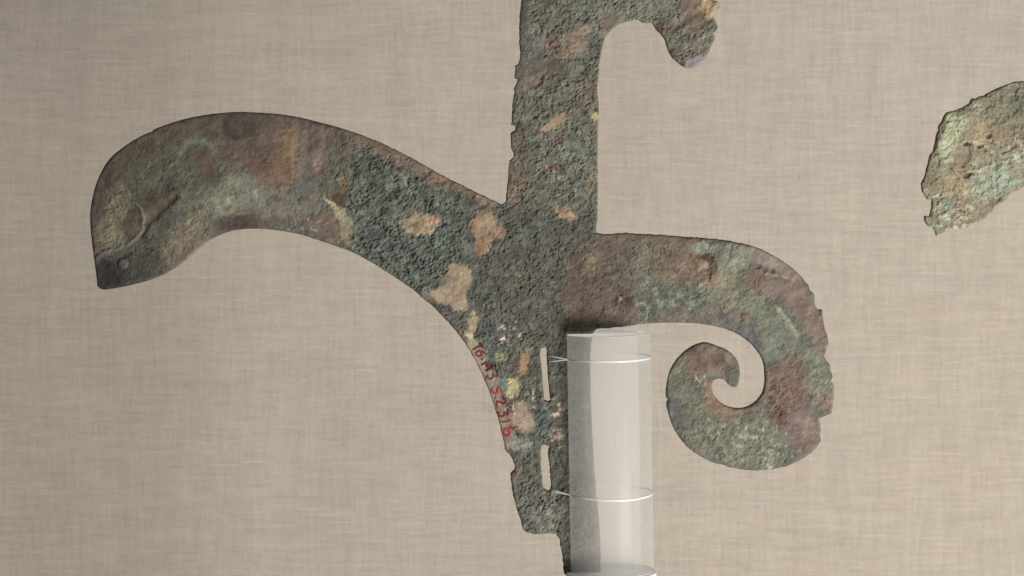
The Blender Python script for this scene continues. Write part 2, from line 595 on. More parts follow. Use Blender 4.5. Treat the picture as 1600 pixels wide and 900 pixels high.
def halberd_surface(x, y, ed):
    s = Surf(x, y, (92, 94, 82), 0.85)
    E, P, Ln, K = s.ell, s.poly, s.line, s.specks
    # large patina fields
    n = fbm(x, y, 90, 3, 4)
    s.put(sstep(0.05, 0.5, n), (102, 92, 78), 0.7)
    s.put(sstep(0.05, 0.5, -n), (86, 92, 82), 0.8)
    P([(735, 300), (930, 330), (925, 530), (890, 830), (805, 830), (745, 500), (690, 470)], (80, 82, 72), 0.75, 16)
    # ---- curved blade
    P([(140, 330), (170, 240), (260, 180), (400, 160), (520, 185), (560, 230), (420, 240), (300, 235), (200, 290), (160, 380)],
      (90, 80, 67), 0.9, 16, rough=0.5)
    E(360, 215, 130, 36, (96, 82, 70), 3, 0.8, rough=0.35)
    E(262, 250, 70, 34, (92, 90, 74), -30, 0.9, rough=0.6)
    E(290, 285, 70, 32, (98, 98, 82), -18, 0.8, rough=0.8)
    E(178, 345, 27, 52, (128, 122, 98), 5, 0.95, rough=1.1)
    E(158, 300, 14, 60, (76, 68, 58), 14, 0.7, rough=0.3)
    E(330, 330, 78, 26, (132, 132, 112), -24, 0.95, rough=0.75)
    E(390, 300, 60, 30, (120, 122, 106), -10, 0.8, rough=0.6)
    E(262, 350, 36, 20, (98, 101, 93), -38, 0.9, rough=0.25)
    E(292, 385, 36, 34, (138, 126, 104), -40, 0.9, rough=0.75)
    E(262, 418, 26, 15, (120, 114, 94), -25, 0.8, rough=0.7)
    E(195, 424, 52, 26, (60, 60, 56), -8, 0.95, rough=0.25, gloss=0.5)
    E(165, 430, 22, 24, (50, 50, 46), 0, 0.9, gloss=0.5, rough=0.1)
    E(228, 410, 22, 14, (78, 70, 60), -20, 0.8)
    E(243, 320, 34, 24, (98, 83, 71), -10, 0.8, rough=0.12, dh=1.2)
    E(268, 308, 18, 10, (100, 85, 73), -30, 0.7, rough=0.12)
    E(208, 352, 14, 26, (82, 74, 60), 10, 0.9, rough=0.3)
    E(212, 350, 7, 14, (105, 100, 84), 10, 0.6)
    Ln([(276, 306), (262, 324), (243, 340), (230, 350), (222, 366)], 5.0, (58, 52, 47), 0.9, 0.5, dh=-4.5, rough=0.1)  # groove of the crease; its overhang's shade is painted in as dark colour
    Ln([(209, 316), (220, 325), (226, 342), (222, 360), (212, 374), (198, 383), (180, 388), (163, 394), (152, 404)], 3.2,
       (124, 122, 106), 0.85, 0.5, 0.4, dh=2.2)
    E(193.5, 411, 8, 7.5, (98, 100, 93), 0, 1.0, 0.25, 0.2, 0.1, dh=2.2, rough=0.2)
    E(324, 262, 15, 27, (99, 82, 72), -28, 0.9, 0.3, 0.8, rough=0.08, dh=-0.5)
    Ln([(282, 236), (292, 224), (306, 219), (322, 222), (334, 232)], 7, (118, 128, 108), 0.85, dh=0.9, rough=0.6)
    Ln([(266, 258), (280, 246)], 5, (110, 104, 84), 0.6, dh=0.9)
    E(372, 197, 26, 22, (66, 58, 50), 0, 0.95, 0.16, 0.35, 0.1, rough=0.08, dh=-0.8)
    E(374, 200, 11, 10, (84, 76, 66), 0, 0.7, 0.3, 0.3, rough=0.1)
    E(378, 348, 44, 13, (76, 66, 58), 3, 0.95, rough=0.35)
    E(420, 348, 16, 12, (98, 90, 92), 0, 0.8, rough=0.3)
    P([(440, 206), (462, 195), (470, 240), (462, 292), (442, 300), (436, 250)], (140, 116, 86), 0.75, 9, rough=0.7)
    E(425, 262, 34, 30, (108, 86, 70), 20, 0.8, rough=0.45)
    E(405, 190, 40, 12, (82, 74, 62), 0, 0.6, rough=0.2)
    for k, (cx, cc) in enumerate(((478, (116, 108, 96)), (491, (100, 92, 82)), (503, (126, 112, 96)), (513, (100, 92, 84)))):
        E(cx - 4, 245 + 6 * (k % 2), 6.5, 46, cc, 8, 0.85, 0.5, 0.7, rough=0.4)
    E(478, 292, 26, 14, (102, 100, 92), -20, 0.85, rough=0.4)
    E(455, 325, 48, 22, (114, 110, 98), -4, 0.8, rough=0.7)
    E(520, 355, 34, 20, (112, 96, 82), 25, 0.9, rough=0.3)
    E(440, 345, 30, 12, (104, 92, 78), 0, 0.8, rough=0.5)
    K(490, 350, 46, 22, (168, 158, 132), 12, 0.34, 0.8, 1)
    P([(512, 308), (526, 316), (546, 334), (555, 348), (552, 388), (536, 372), (532, 342), (516, 322)], (150, 148, 116), 0.9, 3.5, rough=0.3)
    E(545, 358, 9, 18, (146, 132, 104), 0, 0.8, rough=0.2)
    P([(514, 306), (528, 298), (545, 300), (552, 318), (540, 324), (527, 314)], (92, 66, 48), 1.0, 3, dh=-3.2, rough=0.4)
    E(518, 314, 9, 5, (188, 178, 146), 30, 0.95, dh=1.6)
    E(538, 285, 10, 14, (128, 108, 80), 0, 0.8)
    Ln([(222, 372), (243, 352), (268, 334), (300, 322)], 20, None, 1.0, 0.3, 0.1, dh=-4.5)
    Ln([(232, 322), (250, 312), (272, 300)], 16, None, 1.0, 0.3, 0.1, dh=3.5)
    Ln([(290, 300), (350, 275), (420, 270)], 26, None, 1.0, 0.3, 0.1, dh=2.5)
    E(195, 352, 20, 26, None, 10, 1.0, dh=-2.2)
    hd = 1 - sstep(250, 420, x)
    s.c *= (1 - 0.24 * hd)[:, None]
    E(168, 428, 26, 24, (46, 46, 43), 0, 0.85, gloss=0.5, rough=0.1)
    # rough teal field towards the shaft
    P([(556, 232), (600, 240), (690, 300), (740, 330), (735, 400), (700, 412), (668, 460), (590, 408), (548, 385), (556, 330), (545, 280)],
      (84, 92, 82), 0.9, 8, rough=1.35)
    P([(556, 345), (640, 372), (730, 380), (700, 410), (668, 455), (590, 408), (552, 385)], (86, 95, 87), 0.8, 9, rough=1.55)
    E(570, 268, 28, 24, (78, 78, 66), 0, 0.8, rough=1.3)
    E(568, 305, 24, 44, (92, 100, 92), 10, 0.6)
    Ln([(578, 285), (592, 310), (596, 330)], 7, (70, 74, 70), 0.6, dh=-2.6)
    E(566, 312, 27, 32, (96, 100, 90), 0, 0.35, dh=3.0)
    E(568, 221, 28, 10, (106, 98, 84), 22, 0.9, rough=0.25, dh=0.8)
    P([(540, 200), (600, 222), (660, 255), (720, 288), (776, 318), (765, 324), (700, 292), (640, 262), (590, 240), (545, 214)],
      (114, 96, 80), 0.9, 5, rough=0.45)
    E(684, 277, 14, 6, (138, 104, 86), 30, 0.8)
    Ln([(620, 268), (632, 280), (642, 304)], 4, (124, 128, 110), 0.7, dh=0.6)
    E(655, 350, 27, 17, (150, 136, 110), -6, 0.95, 0.22, rough=0.35, dh=1.2)
    for r in (6, 11):
        Ln([(644 + r * math.cos(t), 355 + 0.8 * r * math.sin(t)) for t in np.linspace(0, 5.4, 14)], 1.5, (124, 112, 90), 0.7, 0.15, dh=-0.7)
    E(679, 342, 12, 7, (166, 132, 106), -20, 0.85, rough=0.5)
    E(622, 340, 14, 15, (112, 116, 102), 0, 0.7)
    P([(742, 332), (756, 328), (771, 330), (776, 348), (793, 358), (788, 370), (771, 370), (764, 394), (748, 396), (744, 376), (735, 358)],
      (148, 126, 98), 0.95, 3, rough=0.3, dh=0.8)
    E(752, 388, 8, 10, (150, 114, 84), 0, 0.8)
    E(760, 312, 16, 8, (122, 104, 86), 25, 0.8)
    P([(702, 417), (733, 411), (733, 440), (729, 462), (731, 485), (704, 482), (684, 470), (666, 460), (684, 446), (700, 440)],
      (154, 138, 112), 1.0, 2.6, rough=0.16, dh=0.9)
    E(704, 436, 12, 9, (120, 106, 96), -40, 0.85, rough=0.2)
    # ---- tang
    E(700, 492, 24, 10, (84, 84, 80), 35, 0.8, rough=1.1)
    E(738, 506, 8, 20, (154, 144, 106), 15, 0.9, rough=0.35)
    P([(726, 520), (738, 512), (746, 540), (736, 546)], (178, 172, 142), 0.9, 4, rough=0.3)
    P([(730, 535), (750, 535), (768, 575), (785, 620), (800, 660), (806, 690), (790, 700), (778, 655), (760, 600), (742, 560)],
      (140, 128, 108), 0.9, 5, rough=0.05)
    P([(742, 540), (756, 545), (775, 595), (768, 600)], (146, 150, 128), 0.6, 5)
    E(770, 530, 22, 36, (88, 94, 94), 0, 0.6)
    K(797, 522, 26, 22, (196, 176, 160), 9, 0.16, 0.9, 2, dh=0.4)
    K(818, 632, 22, 22, (196, 180, 164), 8, 0.12, 0.9, 3, dh=0.4)
    K(868, 655, 16, 36, (188, 176, 158), 8, 0.10, 0.9, 4, dh=0.6)
    K(868, 680, 12, 14, (176, 156, 132), 9, 0.0, 0.9, 5)
    E(819, 566, 9, 22, (156, 130, 94), 15, 0.95, rough=0.25)
    E(784, 556, 9, 9, (142, 140, 106), 0, 0.7)
    E(788, 600, 9, 14, (92, 126, 112), 0, 0.85, rough=0.4)
    E(802, 604, 13, 14, (178, 168, 122), 0, 0.9, 0.3, rough=0.4)
    P([(806, 630), (828, 634), (838, 648), (834, 668), (820, 676), (800, 664), (800, 640)], (152, 134, 114), 0.95, 5, rough=0.2)
    E(848, 660, 14, 24, (84, 100, 94), 0, 0.7)
    E(826, 636, 12, 6, (98, 110, 98), -20, 0.6)
    P([(792, 692), (806, 680), (830, 690), (838, 700), (800, 706)], (138, 142, 130), 0.8, 4, rough=0.5)
    P([(797, 738), (812, 728), (812, 752), (800, 764)], (112, 92, 80), 0.8, 3, rough=0.3)
    P([(808, 745), (890, 770), (930, 820), (930, 897), (875, 897), (860, 835), (815, 830)], (94, 96, 88), 0.85, 10, rough=1.45)
    E(858, 800, 24, 20, (108, 112, 102), -30, 0.5)
    E(880, 620, 6, 60, (88, 74, 64), 0, 0.6, rough=0.5)
    E(858, 824, 16, 7, (124, 122, 108), 0, 0.7)
    # ---- middle
    P([(888, 400), (905, 378), (940, 372), (990, 372), (985, 430), (1000, 470), (985, 500), (930, 508), (890, 505), (882, 450)],
      (92, 79, 68), 0.9, 11, rough=0.5)
    E(890, 452, 14, 24, (86, 74, 66), 0, 0.8, rough=0.3)
    E(975, 470, 14, 9, (70, 54, 48), 0, 0.9)
    E(965, 415, 20, 22, (92, 92, 78), 20, 0.6)
    E(925, 405, 8, 16, (124, 112, 86), 20, 0.6)
    K(800, 425, 30, 16, (150, 134, 112), 10, 0.32, 0.7, 6)
    P([(867, 322), (874, 316), (898, 334), (902, 342), (874, 340)], (158, 132, 98), 0.95, 3, rough=0.2)
    # ---- upright blade
    P([(812, 0), (900, 0), (932, 60), (934, 330), (800, 320), (806, 120)], (99, 101, 87), 0.75, 10, rough=0.95)
    P([(906, 40), (920, 46), (908, 78), (888, 92), (870, 88), (874, 62)], (134, 116, 100), 0.85, 5, rough=0.4, dh=0.8)
    E(860, 72, 8, 10, (126, 98, 80), 0, 0.8)
    P([(811, -10), (829, -10), (826, 30), (822, 60), (824, 88), (812, 86)], (74, 72, 73), 0.95, 4, warp=0.6, rough=0.1, gloss=0.7)
    E(838, 72, 18, 26, (108, 108, 104), 0, 0.7, rough=0.5)
    P([(808, 98), (840, 88), (872, 92), (868, 112), (838, 120), (808, 120)], (96, 88, 83), 0.9, 6, rough=0.2)
    E(868, 100, 14, 12, (90, 84, 70), 0, 0.9, rough=0.2)
    P([(804, 124), (845, 118), (852, 126), (824, 145), (803, 150)], (110, 98, 86), 0.95, 4, rough=0.25)
    Ln([(855, 112), (842, 130)], 3.5, (92, 72, 52), 0.8, dh=-1.4)
    E(918, 150, 16, 28, (104, 94, 84), 20, 0.6)
    P([(868, 178), (878, 174), (884, 186), (880, 194), (860, 200), (840, 206), (846, 198), (862, 192)], (150, 128, 104), 0.95, 3, rough=0.25)
    E(846, 208, 11, 4, (102, 76, 62), -8, 0.9)
    E(880, 216, 15, 8, (100, 78, 70), -15, 0.85)
    E(930, 181, 5, 8, (168, 156, 116), 0, 0.95)
    E(926, 276, 6, 10, (146, 122, 94), 20, 0.8)
    E(808, 215, 12, 28, (92, 80, 68), 0, 0.8, rough=0.7)
    E(812, 275, 16, 40, (100, 88, 72), 0, 0.6)
    E(802, 302, 10, 12, (128, 110, 90), 0, 0.8)
    K(876, 250, 38, 44, (142, 156, 146), 13, 0.16, 0.75, 7, dh=0.5)
    E(866, 262, 11, 4, (98, 68, 60), -10, 0.85)
    E(905, 240, 22, 40, (106, 112, 98), 0, 0.6)
    # ---- upper hook
    P([(900, 10), (960, -80), (1060, -60), (1060, 40), (960, 42), (935, 70)], (112, 116, 100), 0.85, 10, rough=1.0)
    Ln([(934, -6), (918, 16), (908, 40)], 4, (78, 80, 68), 0.6, dh=-1.6)
    E(952, 34, 10, 13, (106, 90, 82), 30, 0.85, rough=0.15)
    P([(1060, -40), (1100, -30), (1096, 28), (1066, 26)], (124, 104, 92), 0.9, 6, rough=0.25)
    P([(1094, -20), (1125, 5), (1118, 24), (1108, 30), (1096, 18)], (146, 128, 92), 0.9, 4, rough=0.6)
    for cx, cy, r in ((1106, 24, 7), (1118, 10, 6), (1100, 6, 7), (1092, 12, 5)):
        E(cx, cy, r, r, (166, 148, 112), 0, 0.7, 0.4, 0.4, dh=1.8)
    E(1085, 34, 26, 9, (112, 92, 82), 10, 0.8, rough=0.3)
    E(1080, 62, 34, 24, (104, 104, 90), 0, 0.9, rough=0.85)
    Ln([(1044, 56), (1058, 44), (1074, 30)], 5, (78, 76, 66), 0.6, dh=-1.6)
    K(1088, 55, 22, 14, (146, 130, 96), 7, 0.2, 0.7, 8)
    E(1032, 48, 6, 9, (96, 68, 52), -40, 0.9)
    P([(1072, 97), (1088, 86), (1104, 80), (1100, 96), (1086, 108), (1070, 108)], (126, 124, 128), 0.95, 3, warp=0.4, rough=0.06, gloss=0.8)
    # ---- scroll hook
    P([(935, 362), (1090, 368), (1090, 384), (1000, 384), (940, 380)], (104, 90, 76), 0.85, 6, rough=0.45)
    E(1010, 415, 24, 40, (98, 98, 82), 0, 0.8, rough=0.9)
    E(1055, 415, 32, 26, (114, 98, 82), 10, 0.85, rough=0.7)
    K(1050, 465, 60, 28, (136, 152, 132), 14, 0.02, 0.6, 9, rough=0.9)
    P([(1035, 488), (1100, 486), (1150, 500), (1175, 530), (1192, 565), (1186, 575), (1160, 530), (1120, 506), (1040, 503)],
      (110, 104, 92), 0.8, 6, rough=0.4)
    P([(1118, 492), (1140, 490), (1162, 508), (1188, 530), (1192, 556), (1182, 560), (1160, 530), (1128, 506)], (82, 82, 82), 0.9, 5,
      warp=0.7, rough=0.12, gloss=0.5)
    E(1100, 386, 24, 9, (126, 134, 118), 6, 0.8)
    E(1108, 378, 18, 4, (84, 76, 74), 6, 0.8)
    P([(1088, 402), (1098, 392), (1112, 400), (1118, 416), (1108, 432), (1102, 420), (1104, 408)], (72, 58, 48), 0.95, 3.5, dh=-2.8)
    E(1094, 413, 11, 7, (144, 128, 104), -10, 0.95, dh=1.8, rough=0.5)
    E(1096, 428, 11, 7, (112, 92, 76), 0, 0.8)
    E(1114, 442, 14, 11, (130, 108, 90), 0, 0.95, dh=1.6, rough=0.4)
    E(1138, 430, 22, 24, (126, 122, 100), 20, 0.8, rough=0.5)
    E(1152, 400, 24, 20, (128, 134, 116), 30, 0.7)
    Ln([(1143, 382), (1139, 398)], 2.0, (70, 72, 64), 0.8, dh=-1.2)
    P([(1146, 376), (1190, 386), (1230, 410), (1258, 438), (1240, 436), (1200, 424), (1170, 405)], (126, 115, 105), 0.95, 5, warp=0.6,
      rough=0.08, gloss=0.35)
    for cx, cy in ((1186, 416), (1194, 420), (1206, 423)):
        E(cx, cy, 4, 3.5, (88, 70, 64), 20, 0.85, 0.4, 0.3, dh=-1.6)
    Ln([(1182, 428), (1200, 427), (1222, 430), (1245, 440)], 2.2, (150, 140, 126), 0.7, dh=0.6)
    P([(1175, 430), (1255, 436), (1268, 470), (1285, 500), (1293, 540), (1286, 552), (1262, 520), (1235, 480), (1190, 450)],
      (118, 101, 90), 0.9, 8, rough=0.22)
    E(1182, 440, 26, 9, (116, 94, 80), 20, 0.7)
    E(1150, 465, 44, 22, (116, 116, 98), 15, 0.7, rough=0.6)
    P([(1170, 470), (1205, 470), (1250, 520), (1285, 570), (1255, 575), (1215, 560), (1196, 565), (1185, 520)], (106, 114, 97), 0.85, 10, rough=0.5)
    Ln([(1214, 480), (1226, 498), (1238, 514), (1246, 524)], 4.5, (152, 152, 128), 0.75, dh=0.5)
    Ln([(1110, 480), (1150, 492), (1180, 505), (1200, 515)], 7, (118, 102, 90), 0.7, dh=0.8)
    P([(1196, 580), (1230, 552), (1250, 545), (1262, 600), (1258, 640), (1205, 660), (1198, 620)], (106, 88, 75), 0.9, 8, rough=0.8)
    for k in range(9):
        E(1208 + 5 * math.sin(k * 1.9), 604 + 8 * k, 5, 3.5, (70, 62, 50), -20, 0.7, 0.5, 0.5, dh=-1.2)
    P([(1262, 548), (1288, 556), (1303, 600), (1300, 640), (1270, 640), (1258, 600)], (112, 116, 98), 0.8, 7, rough=0.75)
    P([(1225, 560), (1250, 560), (1262, 650), (1240, 660), (1222, 640)], (112, 92, 80), 0.6, 8)
    E(1290, 625, 14, 18, (120, 102, 86), 0, 0.7)
    E(1246, 672, 34, 34, (114, 102, 94), 0, 0.95, rough=0.18)
    E(1222, 650, 8, 16, (92, 64, 52), 10, 0.7, rough=0.8)
    E(1268, 680, 14, 30, (122, 108, 94), 0, 0.6, rough=0.2)
    P([(1090, 660), (1150, 650), (1210, 670), (1225, 715), (1190, 734), (1120, 726), (1080, 700)], (110, 112, 95), 0.8, 10, rough=0.9)
    K(1150, 685, 50, 36, (158, 182, 160), 12, 0.16, 0.6, 10, dh=0.6)
    K(1205, 705, 34, 30, (158, 182, 158), 12, 0.14, 0.6, 11, dh=0.6)
    P([(1042, 606), (1056, 606), (1070, 640), (1078, 668), (1066, 670), (1050, 650), (1042, 632)], (76, 76, 76), 0.95, 5, warp=0.6,
      rough=0.15, gloss=0.5)
    P([(1085, 700), (1100, 706), (1136, 722), (1132, 730), (1098, 716)], (92, 96, 94), 0.9, 3, warp=0.5, rough=0.1, gloss=0.4)
    E(1082, 640, 16, 34, (104, 108, 90), -20, 0.7, rough=0.7)
    P([(1100, 590), (1112, 596), (1114, 616), (1140, 638), (1180, 632), (1170, 648), (1130, 652), (1104, 640), (1096, 612)],
      (130, 108, 88), 0.85, 6, rough=0.35)
    E(1060, 590, 14, 26, (106, 106, 88), 0, 0.7)
    P([(1062, 560), (1100, 538), (1140, 552), (1152, 575), (1120, 580), (1090, 590), (1070, 585)], (108, 91, 78), 0.9, 6, rough=0.35)
    E(1122, 560, 10, 8, (82, 70, 58), 0, 0.7)
    E(1088, 566, 9, 7, (84, 74, 60), 0, 0.6)
    E(1136, 556, 6, 6, (130, 118, 100), 0, 0.6)
    E(1115, 582, 18, 7, (124, 122, 112), -8, 0.8, rough=0.2)
    E(1137, 577, 6, 8, (86, 82, 80), -30, 0.8)
    E(1146, 594, 9, 10, (96, 98, 86), 0, 0.8, rough=0.2)
    K(1094, 592, 14, 12, (182, 186, 166), 6, 0.2, 0.9, 12)
    # a darker, uneven band right on the upper cutting edges
    edge = 1 - sstep(1.0, 5.5, ed + 2.2 * s.brk)
    upper = ((x < 560) & (y < 300 - 0.25 * np.abs(x - 300)) & (y < 330)) | ((x < 175) & (y < 440)) | ((x > 1085) & (y < 400 + 0.5 * (x - 1180)) & (y > 350))
    band_mask = sstep(-0.25, 0.3, fbm(x, y, 60, 300, 3)) * upper
    s.put(edge * band_mask, (70, 64, 58), 0.8, gloss=0.3)
    lum = s.c @ np.array([0.25, 0.6, 0.15])
    s.c += (lum[:, None] * np.array([1.03, 1.0, 0.92]) - s.c) * 0.14
    # speckled salts everywhere
    f1, v1 = cells(x, y, 5.2, 5, -28, 1.7)
    f2 = fbm(x, y, 7, 320, 3, -25, 1.6)
    s.rough *= 1 - 0.5 * (1 - sstep(480, 560, x)) - 0.38 * sstep(940, 1040, x) * (y > 340)
    amt = np.clip(s.rough, 0, 1.5)
    s.c *= (1 + 0.34 * fbm(x, y, 22, 510, 5, -25, 1.3))[:, None]
    tint = fbm(x, y, 24, 530, 4)
    s.c *= 1 + np.stack([0.07 * tint, 0 * tint, -0.05 * tint], 1)
    s.c *= (1 + (0.5 * (v1 - 0.5) + 0.42 * f2) * (0.45 + 0.55 * amt))[:, None]
    s.put(sstep(0.55, 0.95, fbm(x, y, 9, 340, 3)) * np.clip(amt, 0, 1), (140, 148, 132), 0.5)
    s.put(sstep(0.6, 0.95, fbm(x, y, 10, 360, 3)) * np.clip(amt, 0, 1), (62, 56, 48), 0.55)
    s.c = np.clip(s.c, 0.012, 0.8)
    # relief: rolling unevenness, grains and pits
    wx, wy = x + 1.4 * gnoise(x, y, 6, 19), y + 1.4 * gnoise(x, y, 6, 29)
    g1, _ = cells(wx, wy, 3.3, 9, -28, 1.35)
    rid = 1 - np.abs(fbm(wx, wy, 5.0, 430, 2, -27, 1.5)) * 2
    grain = 0.65 * g1 + 1.0 * fbm(wx, wy, 3.8, 15, 2, -28, 1.4) + 0.6 * rid + 0.7 * fbm(x, y, 10, 23, 2, -25, 1.5)
    mod = np.clip(0.9 + 1.25 * fbm(x, y, 28, 420, 4), 0.06, 1.9)
    s.h += s.rough * mod * (grain - 0.6) * 1.22 + 1.8 * fbm(x, y, 46, 25, 3) + 0.25 * gnoise(x, y, 6, 27) + 0.2 * gnoise(x, y, 2.6, 28)
    # crusts: patches that stand a step above their surroundings with crumbly rims
    for k, (sc, th, st) in enumerate(((34, 0.12, 1.5), (20, 0.25, 1.3), (12, 0.35, 1.0))):
        q = fbm(x, y, sc, 600 + 10 * k, 4) + 0.12 * gnoise(x, y, 3, 640 + k)
        s.h += st * sstep(th, th + 0.10, q) * np.clip(amt * 1.2 - 0.1, 0, 1)
    pits = sstep(0.5, 0.85, fbm(x, y, 8, 380, 2, -25, 1.5)) * np.clip(amt, 0, 1)
    s.h -= 2.6 * pits
    s.c *= 0.88 * np.array([1.03, 0.965, 0.945])
    return s


def fragment_surface(x, y, ed):
    s = Surf(x, y, (112, 106, 88), 0.8)
    E, P, Ln, K = s.ell, s.poly, s.line, s.specks
    P([(1530, 150), (1610, 120), (1710, 150), (1710, 240), (1610, 225), (1560, 210), (1530, 180)], (96, 94, 80), 0.9, 8, rough=0.6)
    E(1592, 160, 16, 18, (72, 76, 68), 0, 0.8)
    E(1490, 205, 18, 30, (150, 158, 126), 25, 0.9, rough=0.7)
    E(1480, 238, 12, 16, (160, 166, 136), 0, 0.85)
    E(1525, 168, 12, 9, (146, 150, 124), 20, 0.8)
    E(1512, 174, 18, 7, (92, 90, 74), -20, 0.8)
    E(1470, 195, 6, 20, (80, 74, 62), 15, 0.8)
    E(1570, 215, 22, 14, (122, 100, 82), 0, 0.9, rough=0.25)
    E(1528, 208, 20, 16, (150, 132, 94), 0, 0.9, rough=0.25)
    E(1510, 208, 9, 18, (124, 104, 84), 20, 0.8, rough=0.25)
    P([(1496, 226), (1520, 222), (1545, 230), (1552, 255), (1530, 262), (1500, 262), (1488, 250)], (118, 104, 84), 0.95, 5, rough=0.15, dh=-1.8)
    E(1515, 246, 12, 7, (90, 88, 76), -15, 0.8)
    Ln([(1500, 224), (1518, 220), (1540, 228), (1550, 240), (1550, 256), (1532, 264), (1510, 270)], 3.4, (170, 168, 138), 0.8, dh=1.4)
    for cx, cy, rx in ((1509, 225, 6), (1529, 226, 5), (1511, 273, 9), (1545, 212, 5)):
        E(cx, cy, rx, 3.2, (44, 42, 34), -8, 0.95, 0.4, 0.5, dh=-4.0)
    E(1500, 265, 16, 6, (134, 98, 78), -8, 0.7)
    E(1492, 290, 28, 16, (146, 130, 94), 8, 0.9, rough=0.3)
    E(1508, 304, 4, 9, (178, 160, 122), 0, 0.8)
    E(1456, 290, 14, 14, (106, 92, 72), 0, 0.9, rough=0.4)
    E(1448, 302, 8, 7, (130, 132, 108), 0, 0.8)
    P([(1514, 282), (1545, 262), (1610, 230), (1610, 288), (1570, 300), (1535, 314), (1516, 306)], (128, 142, 122), 0.9, 6, rough=0.8)
    K(1560, 270, 50, 34, (148, 166, 144), 16, 0.0, 0.65, 20, dh=0.8)
    K(1590, 228, 26, 24, (158, 166, 140), 14, 0.05, 0.8, 21, dh=0.8)
    E(1590, 262, 16, 12, (124, 108, 94), 0, 0.7)
    E(1570, 286, 22, 7, (106, 128, 116), -15, 0.6)
    E(1506, 322, 18, 11, (120, 100, 88), 10, 0.9, rough=0.2)
    K(1478, 340, 26, 26, (166, 182, 158), 11, -0.05, 0.9, 22, dh=0.9, rough=0.9)
    E(1478, 322, 7, 7, (102, 126, 116), 0, 0.85)
    E(1455, 342, 9, 8, (104, 104, 90), 0, 0.8)
    E(1530, 330, 22, 16, (122, 112, 92), -20, 0.85, rough=0.5)
    E(1512, 327, 9, 3, (170, 168, 144), 0, 0.8)
    K(1500, 352, 22, 8, (184, 178, 154), 9, 0.0, 0.9, 23)
    edge = 1 - sstep(1.0, 5.0, ed + 2.2 * s.brk)
    s.put(edge * (y < 300), (86, 76, 62), 0.6)
    lum = s.c @ np.array([0.25, 0.6, 0.15])
    s.c += (lum[:, None] * np.array([1.03, 1.0, 0.92]) - s.c) * 0.22
    s.c += (lin((132, 120, 90)) - s.c) * 0.25
    f1, v1 = cells(x, y, 6, 5, -28, 1.6)
    f2 = fbm(x, y, 8, 420, 3, -25, 1.5)
    amt = np.clip(s.rough, 0, 1.4)
    s.c *= (1 + (0.26 * (v1 - 0.5) + 0.3 * f2) * (0.5 + 0.5 * amt))[:, None]
    s.c *= (1 + 0.2 * fbm(x, y, 4.5, 480, 3))[:, None]
    s.put(sstep(0.5, 0.9, fbm(x, y, 11, 440, 3)) * np.clip(amt, 0, 1), (80, 76, 62), 0.4)
    s.c = np.clip(s.c, 0.012, 0.8)
    s.c *= 1.02
    for k, (sc, th, st) in enumerate(((30, 0.1, 1.6), (17, 0.2, 1.1), (10, 0.3, 0.6))):
        q = fbm(x, y, sc, 600 + 10 * k, 4) + 0.12 * gnoise(x, y, 3, 640 + k)
        s.h += st * sstep(th, th + 0.10, q)
    s.h += s.rough * (1.9 * fbm(x, y, 9, 450, 3, -25, 1.3) + 0.6 * f1) + 2.2 * fbm(x, y, 44, 460, 3) + 0.4 * gnoise(x, y, 4, 470)
    return s


# ------------------------------------------------------------------ bronze plates as dense relief meshes
def ragged(loop, wear, seed):
    """resample a loop every 2.5 px and let corrosion nibble at it, by wear(x, y) px"""
    pts = []
    n = len(loop)
    for k in range(n):
        a, b = Vector(loop[k]), Vector(loop[(k + 1) % n])
        m = max(1, int((b - a).length / 2.5))
        pts += [tuple(a.lerp(b, i / m)) for i in range(m)]
    P = np.array(pts)
    t = np.roll(P, -1, 0) - np.roll(P, 1, 0)
    nr = np.stack([-t[:, 1], t[:, 0]], 1) / (np.linalg.norm(t, axis=1, keepdims=True) + 1e-9)
    x, y = P[:, 0], P[:, 1]
    d = (0.9 * fbm(x, y, 9, 700 + seed, 3) + 0.6 * gnoise(x, y, 3.5, 720 + seed)) * wear(x, y)
    P = P + nr * d[:, None]
    return [tuple(p) for p in P]


